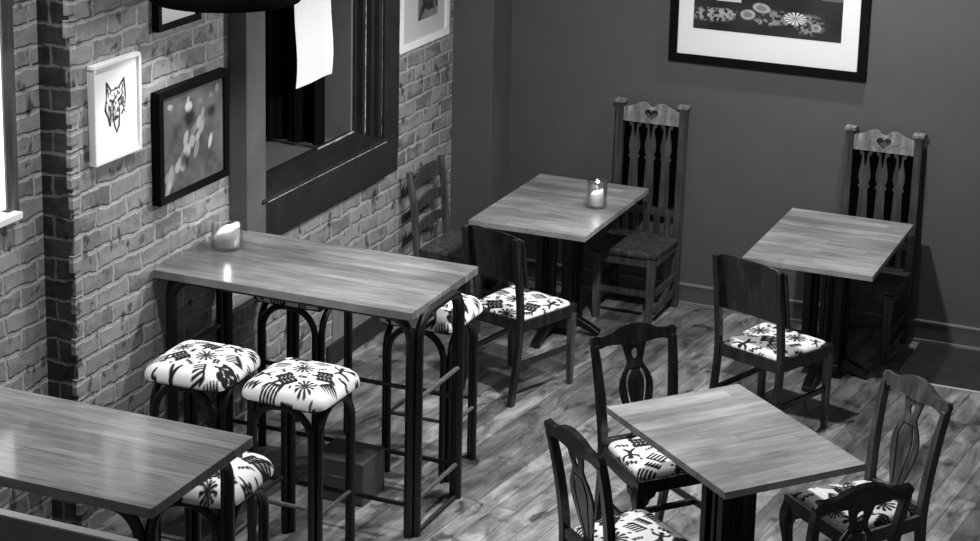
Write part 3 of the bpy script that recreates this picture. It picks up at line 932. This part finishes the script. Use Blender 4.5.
def splat_chair(label, loc, rot, cush, wood='chair_wood'):
    t = thing('dining_chair', label, 'chair', loc, rot, 'splat back chairs round the angled table')
    wr, wf, d, yr = 0.37, 0.45, 0.41, -0.205
    sf = MB(); seat_frame(sf, wr, wf, d, 0.385, 0.445, yr)
    sf.box(-wr / 2 + .02, wr / 2 - .02, yr + .02, yr + d - .02, 0.41, 0.42)
    sfo = sf.build('seat_frame', wood, t, bevel=0.003)
    # shaped brackets under the front and side rails
    prof = [(0, 0.39), (0.085, 0.39), (0.075, 0.365), (0.05, 0.355), (0.045, 0.335), (0.02, 0.325), (0.0, 0.32)]
    for sx in (-1, 1):
        x = sx * (wf / 2 - 0.012)
        M1 = Matrix.Translation((x, yr + d - 0.014, 0)) @ Matrix.Scale(-sx, 4, (1, 0, 0))
        M2 = Matrix.Translation((x, yr + d - 0.02, 0)) @ Matrix.Rotation(-PI / 2, 4, 'Z')
        MB().plate([prof], 0.018, M=M1).plate([prof], 0.018, M=M2).build('bracket', wood, sfo, bevel=0.002)
    mesh_obj('cushion', cush, t, (0, 0.0, 0.440))
    for sx in (-1, 1):
        pts = [(sx * 0.165, yr - 0.055, 0), (sx * 0.168, yr - 0.01, 0.22), (sx * 0.172, yr + 0.008, 0.42), (sx * 0.180, yr - 0.005, 0.60), (sx * 0.190, yr - 0.035, 0.78), (sx * 0.197, yr - 0.06, 0.885)]
        pts = smooth_pts(pts, 4)
        k = len(pts)
        MB().beam(pts, [(0.026 + 0.012 * math.sin(PI * i / (k - 1)), 0.036) for i in range(k)]).build('rear_post', wood, t, bevel=0.003)
        x = sx * (wf / 2 - 0.025); y = yr + d - 0.025
        pts = smooth_pts([(x, y, 0.41), (x + sx * .012, y + .014, 0.34), (x + sx * .006, y + .008, 0.24), (x - sx * .004, y - .004, 0.12), (x + sx * .002, y + .004, 0.045), (x + sx * .012, y + .014, 0.0)], 4)
        k = len(pts); rr = [0.030, .030, .031, .030, .028, .026, .024, .022, .021, .020, .019, .018, .017, .017, .0165, .017, .019, .022, .024, .025, .024]
        MB().beam(pts, [(rr[i] * 1.75, rr[i] * 1.75) for i in range(k)]).build('front_leg', wood, t, bevel=0.006)
    # crest rail, wavy
    top = sp2([(-0.215, 0.905), (-0.20, 0.926), (-0.165, 0.922), (-0.12, 0.928), (-0.07, 0.950), (0, 0.962), (0.07, 0.950), (0.12, 0.928), (0.165, 0.922), (0.20, 0.926), (0.215, 0.905)], 4)
    bot = sp2([(0.205, 0.875), (0.175, 0.868), (0.13, 0.878), (0.06, 0.872), (0, 0.868), (-0.06, 0.872), (-0.13, 0.878), (-0.175, 0.868), (-0.205, 0.875)], 4)
    lean = Matrix.Translation((0, yr - 0.065, 0.90)) @ Matrix.Rotation(math.radians(12), 4, 'X') @ Matrix.Translation((0, 0, -0.90))
    cr = MB(); cr.plate([top + bot], 0.026, M=lean); cr.build('crest_rail', wood, t, bevel=0.006)
    # splat with heart hole and two slots
    half = sp2([(0.060, 0.875), (0.048, 0.83), (0.040, 0.79), (0.066, 0.745), (0.083, 0.70), (0.080, 0.64), (0.056, 0.56), (0.036, 0.50), (0.040, 0.462)], 4)
    out = half + [(-x, z) for x, z in reversed(half)]
    hole = sp2([(0.0, 0.853), (0.014, 0.843), (0.012, 0.82), (0.0, 0.805), (-0.012, 0.82), (-0.014, 0.843)], 3, True)
    sl = []
    for s in (-1, 1):
        a = sp2([(s * 0.026, 0.765), (s * 0.046, 0.73), (s * 0.050, 0.68), (s * 0.036, 0.60), (s * 0.018, 0.50)], 4)
        b2 = sp2([(s * 0.010, 0.50), (s * 0.027, 0.60), (s * 0.040, 0.68), (s * 0.036, 0.72), (s * 0.020, 0.757)], 4)
        sl.append(a + b2)
    M3 = Matrix.Translation((0, yr - 0.018, 0.66)) @ Matrix.Rotation(math.radians(11), 4, 'X') @ Matrix.Translation((0, 0, -0.66))
    MB().plate([out, hole] + sl, 0.010, M=M3).build('splat', wood, t, bevel=0.0015)
    MB().box(-0.172, 0.172, yr - 0.006, yr + 0.018, 0.432, 0.475).build('shoe_rail', wood, t, bevel=0.003)
    for sx in (-1, 1):
        MB().beam([(sx * 0.168, yr - .005, 0.20), (sx * 0.198, yr + d - 0.035, 0.20)], (0.018, 0.026)).build('stretcher', wood, t, bevel=0.002)
    MB().beam([(-0.185, 0.0, 0.20), (0.185, 0.0, 0.20)], (0.018, 0.026), (0, 1, 0)).build('stretcher', wood, t, bevel=0.002)
    return t


cm = [cushion_mesh('chair_cushion', 0.335, 0.41, 0.375, 0.022, 0.020, rot=0.9, n=112, power=10, off=(0.05, 0.0)),
      cushion_mesh('chair_cushion', 0.335, 0.41, 0.375, 0.022, 0.020, rot=-0.4, n=112, power=10, off=(-0.03, 0.10)),
      cushion_mesh('chair_cushion', 0.335, 0.41, 0.375, 0.022, 0.020, rot=2.1, n=112, power=10, off=(0.1, 0.05))]
# facing directions are world angles; local front is +Y


def face(a):
    return a - 90


splat_chair('dark splat back chair pushed under the left end of the angled table', (1.01, -0.135, 0), face(-41), cm[0])
splat_chair('dark splat back chair left of the front table, seat cut by the bottom edge', (1.165, -0.955, 0), face(51), cm[1])
splat_chair('splat back chair on the far right side of the front table, back to the wall', (1.905, -0.262, 0), face(230), cm[2], 'mid_wood')
splat_chair('dark splat back chair nearest the bottom edge, back turned to the viewer', (1.915, -0.99, 0), face(138), cm[1])


def panel_chair(label, loc, rot, cush, wood='chair_wood', pw=0.182, ph=0.0):
    t = thing('panel_back_chair', label, 'chair', loc, rot, 'panel backed chairs')
    wr, wf, d, yr = 0.37, 0.44, 0.42, -0.205
    sf = MB(); seat_frame(sf, wr, wf, d, 0.385, 0.448, yr)
    sf.box(-wr / 2 + .02, wr / 2 - .02, yr + .02, yr + d - .02, 0.41, 0.42)
    sf.build('seat_frame', wood, t, bevel=0.003)
    mesh_obj('cushion', cush, t, (0, 0, 0.442))
    for sx in (-1, 1):
        pts = smooth_pts([(sx * pw, yr - 0.06, 0), (sx * pw, yr - 0.015, 0.24), (sx * pw, yr + 0.004, 0.44), (sx * pw, yr - 0.015, 0.66), (sx * pw, yr - 0.05, 0.885 + ph)], 4)
        MB().beam(pts, [(0.032, 0.034)] * len(pts)).build('rear_post', wood, t, bevel=0.004)
        MB().beam([(sx * (wf / 2 - .02), yr + d - .02, 0.40), (sx * (wf / 2 - .02), yr + d - .02, 0.0)], [(0.040, 0.040), (0.028, 0.028)]).build('front_leg', 'mid_wood', t, bevel=0.003)
        MB().beam([(sx * pw, yr - 0.01, 0.21), (sx * (wf / 2 - .02), yr + d - .03, 0.21)], (0.016, 0.028)).build('stretcher', wood, t, bevel=0.002)
    # curved plywood panel in front of the posts
    P = MB(); nx = 20; vs = []; fs = []
    rows = 8
    for side in (0, 1):
        for j in range(rows + 1):
            for i in range(nx + 1):
                u = -1 + 2 * i / nx
                zt = 0.905 + ph - 0.035 * abs(u) ** 3; zb = 0.640 + 0.022 * math.cos(u * PI / 2) - 0.012
                z_ = zb + (zt - zb) * j / rows
                yy = yr + 0.022 - 0.17 * (z_ - 0.62) - 0.035 * (1 - u * u) - (0.013 if side else 0)
                vs.append((u * (pw + 0.028), yy + 0.012, z_))
    K = (rows + 1) * (nx + 1); w_ = nx + 1
    for j in range(rows):
        for i in range(nx):
            q = j * w_ + i
            fs += [(q, q + 1, q + w_ + 1, q + w_), (K + q, K + q + w_, K + q + w_ + 1, K + q + 1)]
    for i in range(nx):
        fs += [(i, K + i, K + i + 1, i + 1), (rows * w_ + i, rows * w_ + i + 1, K + rows * w_ + i + 1, K + rows * w_ + i)]
    for j in range(rows):
        fs += [(j * w_, j * w_ + w_, K + j * w_ + w_, K + j * w_), (j * w_ + nx, K + j * w_ + nx, K + j * w_ + w_ + nx, j * w_ + w_ + nx)]
    P.add(vs, fs, True).build('back_panel', wood, t, bevel=0.003)
    return t


pm = [cushion_mesh('panel_chair_cushion', 0.345, 0.415, 0.385, 0.018, 0.012, rot=0.4, n=104, power=14, off=(0.02, 0.02)),
      cushion_mesh('panel_chair_cushion', 0.345, 0.415, 0.385, 0.018, 0.012, rot=-1.0, n=104, power=14, off=(0.10, -0.03))]
panel_chair('panel backed chair facing the back cafe table that holds the candle', (-0.288, 1.395, 0), -16, pm[0], pw=0.168, ph=0.015)
panel_chair('panel backed chair facing the bare cafe table on the right', (1.08, 1.43, 0), -21, pm[1], pw=0.192, ph=0.04)


def heart_chair(label, loc, rot, wood='carved_wood'):
    # tall carved chair; local front +Y, rear posts at y=0
    t = thing('carved_chair', label, 'chair', loc, rot, 'tall carved chairs against the grey wall')
    hw = 0.193; d = 0.375
    for sx in (-1, 1):
        rp = MB().beam([(sx * hw, 0.0, 0), (sx * hw, 0.0, 0.45), (sx * (hw + .002), -0.025, 1.200)], [(0.045, 0.045)] * 3).build('rear_post', 'carved_wood', t, bevel=0.004)
        MB().box(sx * hw - 0.032, sx * hw + 0.032, -0.055, 0.008, 1.200, 1.220).build('post_cap', 'pale_wood', rp, bevel=0.004)
        MB().beam([(sx * 0.168, d, 0.40), (sx * 0.160, d, 0.0)], [(0.050, 0.050), (0.034, 0.034)]).build('front_leg', 'mid_wood', t, bevel=0.003)
        MB().box(sx * 0.19 - 0.010, sx * 0.19 + 0.010, 0.02, d - 0.02, 0.355, 0.405).build('side_rail', wood, t, bevel=0.002)
        for z in (0.19, 0.09):
            MB().box(sx * 0.19 - 0.010, sx * 0.19 + 0.010, 0.02, d - 0.02, z - 0.018, z + 0.018).build('stretcher', wood, t, bevel=0.002)
    MB().box(-0.17, 0.17, d - 0.01, d + 0.01, 0.345, 0.405).build('front_rail', wood, t, bevel=0.002)
    MB().box(-0.17, 0.17, d - 0.01, d + 0.01, 0.165, 0.20).build('stretcher', wood, t, bevel=0.002)
    MB().box(-0.172, 0.172, -0.01, 0.01, 0.355, 0.405).build('rear_rail', wood, t, bevel=0.002)
    st = [(-0.215, 0.03), (-0.168, 0.03), (-0.168, -0.02), (0.168, -0.02), (0.168, 0.03), (0.215, 0.03), (0.200, d + 0.035), (-0.200, d + 0.035)]
    n = len(st); zz = (0.408, 0.432)
    MB().add([(x, y, z) for z in zz for x, y in st], [tuple(range(n))[::-1], tuple(range(n, 2 * n))] + [(i, (i + 1) % n, (i + 1) % n + n, i + n) for i in range(n)]).build('seat', wood, t, bevel=0.005)
    lean = Matrix.Translation((0, -0.0, 0.45)) @ Matrix.Rotation(math.radians(1.9), 4, 'X') @ Matrix.Translation((0, 0, -0.45))
    # crest
    top = [(-0.172, 1.135)] + sp2([(-0.172, 1.175), (-0.12, 1.190), (-0.07, 1.213), (-0.035, 1.212), (-0.015, 1.193), (0, 1.188), (0.015, 1.193), (0.035, 1.212), (0.07, 1.213), (0.12, 1.190), (0.172, 1.175)], 4) + [(0.172, 1.092), (-0.172, 1.092)]
    heart = []
    for i in range(22):
        a = 2 * PI * i / 22
        hx = 16 * math.sin(a) ** 3; hz = 13 * math.cos(a) - 5 * math.cos(2 * a) - 2 * math.cos(3 * a) - math.cos(4 * a)
        heart.append((hx * 0.0026, 1.148 + hz * 0.0024))
    crest = MB().plate([top, heart], 0.022, M=lean).build('crest_rail', 'pale_wood', t, bevel=0.002)
    ring = [(x * 1.4, 1.148 + (z - 1.148) * 1.35) for x, z in heart]
    cv = MB().plate([ring, heart], 0.030, M=lean)
    # carved leaf relief either side of the heart
    for sx in (-1, 1):
        for q in range(6):
            cx = sx * (0.062 + 0.017 * q); cz = 1.142 + 0.012 * math.sin(q * 2.2)
            el = [(cx + 0.011 * math.cos(a) , cz + 0.006 * math.sin(a) + 0.004 * math.cos(a) * (1 if q % 2 else -1)) for a in [2 * PI * k / 8 for k in range(8)]]
            cv.plate([el], 0.028, M=lean)
    cv.build('carving', 'pale_wood', crest)
    MB().box(-0.17, 0.17, -0.020, -0.012, 0.60, 1.10, M=lean).build('black_sheet', 'black_matte', t)  # black sheet filling the gaps behind the splats
    # three baluster splats
    for cx in (-0.098, 0.0, 0.098):
        h = [(0.030, 0.585), (0.029, 0.70), (0.026, 0.80), (0.024, 0.86), (0.023, 0.872), (0.033, 0.880), (0.033, 0.890), (0.024, 0.898), (0.034, 0.935), (0.033, 0.97), (0.026, 1.01), (0.021, 1.045), (0.022, 1.062), (0.034, 1.070), (0.038, 1.084), (0.034, 1.093), (0.020, 1.091), (0.010, 1.078), (0.009, 1.05), (0.002, 1.00)]
        out = [(cx + x, z) for x, z in h] + [(cx - x, z) for x, z in reversed(h)]
        MB().plate([out], 0.012, M=lean).build('splat', 'carved_wood', t, bevel=0.0015)
    MB().plate([[(-0.172, 0.545), (0.172, 0.545), (0.172, 0.59), (-0.172, 0.59)]], 0.020, M=lean).build('lower_rail', 'carved_wood', t, bevel=0.002)
    for cx in (-0.13, -0.065, 0.0, 0.065, 0.13):
        MB().box(cx - 0.018, cx + 0.018, -0.008, 0.006, 0.43, 0.55).build('short_slat', 'carved_wood', t, bevel=0.002)
    return t


heart_chair('tall carved chair with heart cut crest behind the candle lit back table', (-0.122, 2.945, 0), 180)
heart_chair('tall carved chair with heart cut crest behind the bare right table', (1.252, 2.945, 0), 180)


def ladder_chair(label, loc, rot):
    t = thing('ladder_back_chair', label, 'chair', loc, rot, None)
    yr = -0.19; wood = 'carved_wood'
    for sx in (-1, 1):
        pts = [(sx * 0.20, yr - 0.03, 0), (sx * 0.20, yr, 0.42), (sx * 0.205, yr - 0.02, 0.70), (sx * 0.212, yr - 0.05, 0.89)]
        MB().beam(pts, [(0.034, 0.034)] * 4).build('rear_post', 'mid_wood', t, bevel=0.006)
        MB().beam([(sx * 0.19, yr + 0.38, 0.44), (sx * 0.19, yr + 0.38, 0.0)], [(0.036, 0.036), (0.028, 0.028)]).build('front_leg', wood, t, bevel=0.004)
        MB().beam([(sx * 0.2, yr, 0.2), (sx * 0.19, yr + 0.37, 0.2)], (0.016, 0.022)).build('stretcher', wood, t)
    for z0, yy, a in ((0.53, yr - .004, 0.0), (0.655, yr - .012, 0.01), (0.785, yr - .028, 0.035)):
        top = sp2([(-0.19, z0 + 0.045), (-0.1, z0 + 0.065 + a), (0, z0 + 0.075 + a), (0.1, z0 + 0.065 + a), (0.19, z0 + 0.045)], 4)
        out = top + sp2([(0.19, z0), (0.1, z0 + 0.012), (0, z0 + 0.016), (-0.1, z0 + 0.012), (-0.19, z0)], 4)
        MB().plate([out], 0.014, M=Matrix.Translation((0, yy, 0))).build('back_slat', wood, t, bevel=0.003)
    sf = MB(); seat_frame(sf, 0.40, 0.42, 0.40, 0.38, 0.425, yr - 0.005); sf.build('seat_frame', wood, t, bevel=0.003)
    MB().box(-0.205, 0.205, yr + 0.02, yr + 0.40, 0.426, 0.45).build('seat', 'mid_wood', t, bevel=0.006)
    return t


ladder_chair('ladder back wooden chair against the brick wall under the white framed sketch', (-0.985, 2.21, 0), -90)

# ------------------------------------------------------------------ low partition at the bottom left
pr_ = thing('low_partition', 'grey low partition with pale cap at the bottom left corner', 'partition', (-0.6, -3.03, 0))
MB().box(-1.2, 0.835, 0.018, 0.052, 0, 1.138).build('panel', 'partition_paint', pr_, bevel=0.003)
MB().box(-1.2, 0.84, 0.016, 0.054, 1.138, 1.147).build('cap', 'partition_cap', pr_, bevel=0.003)
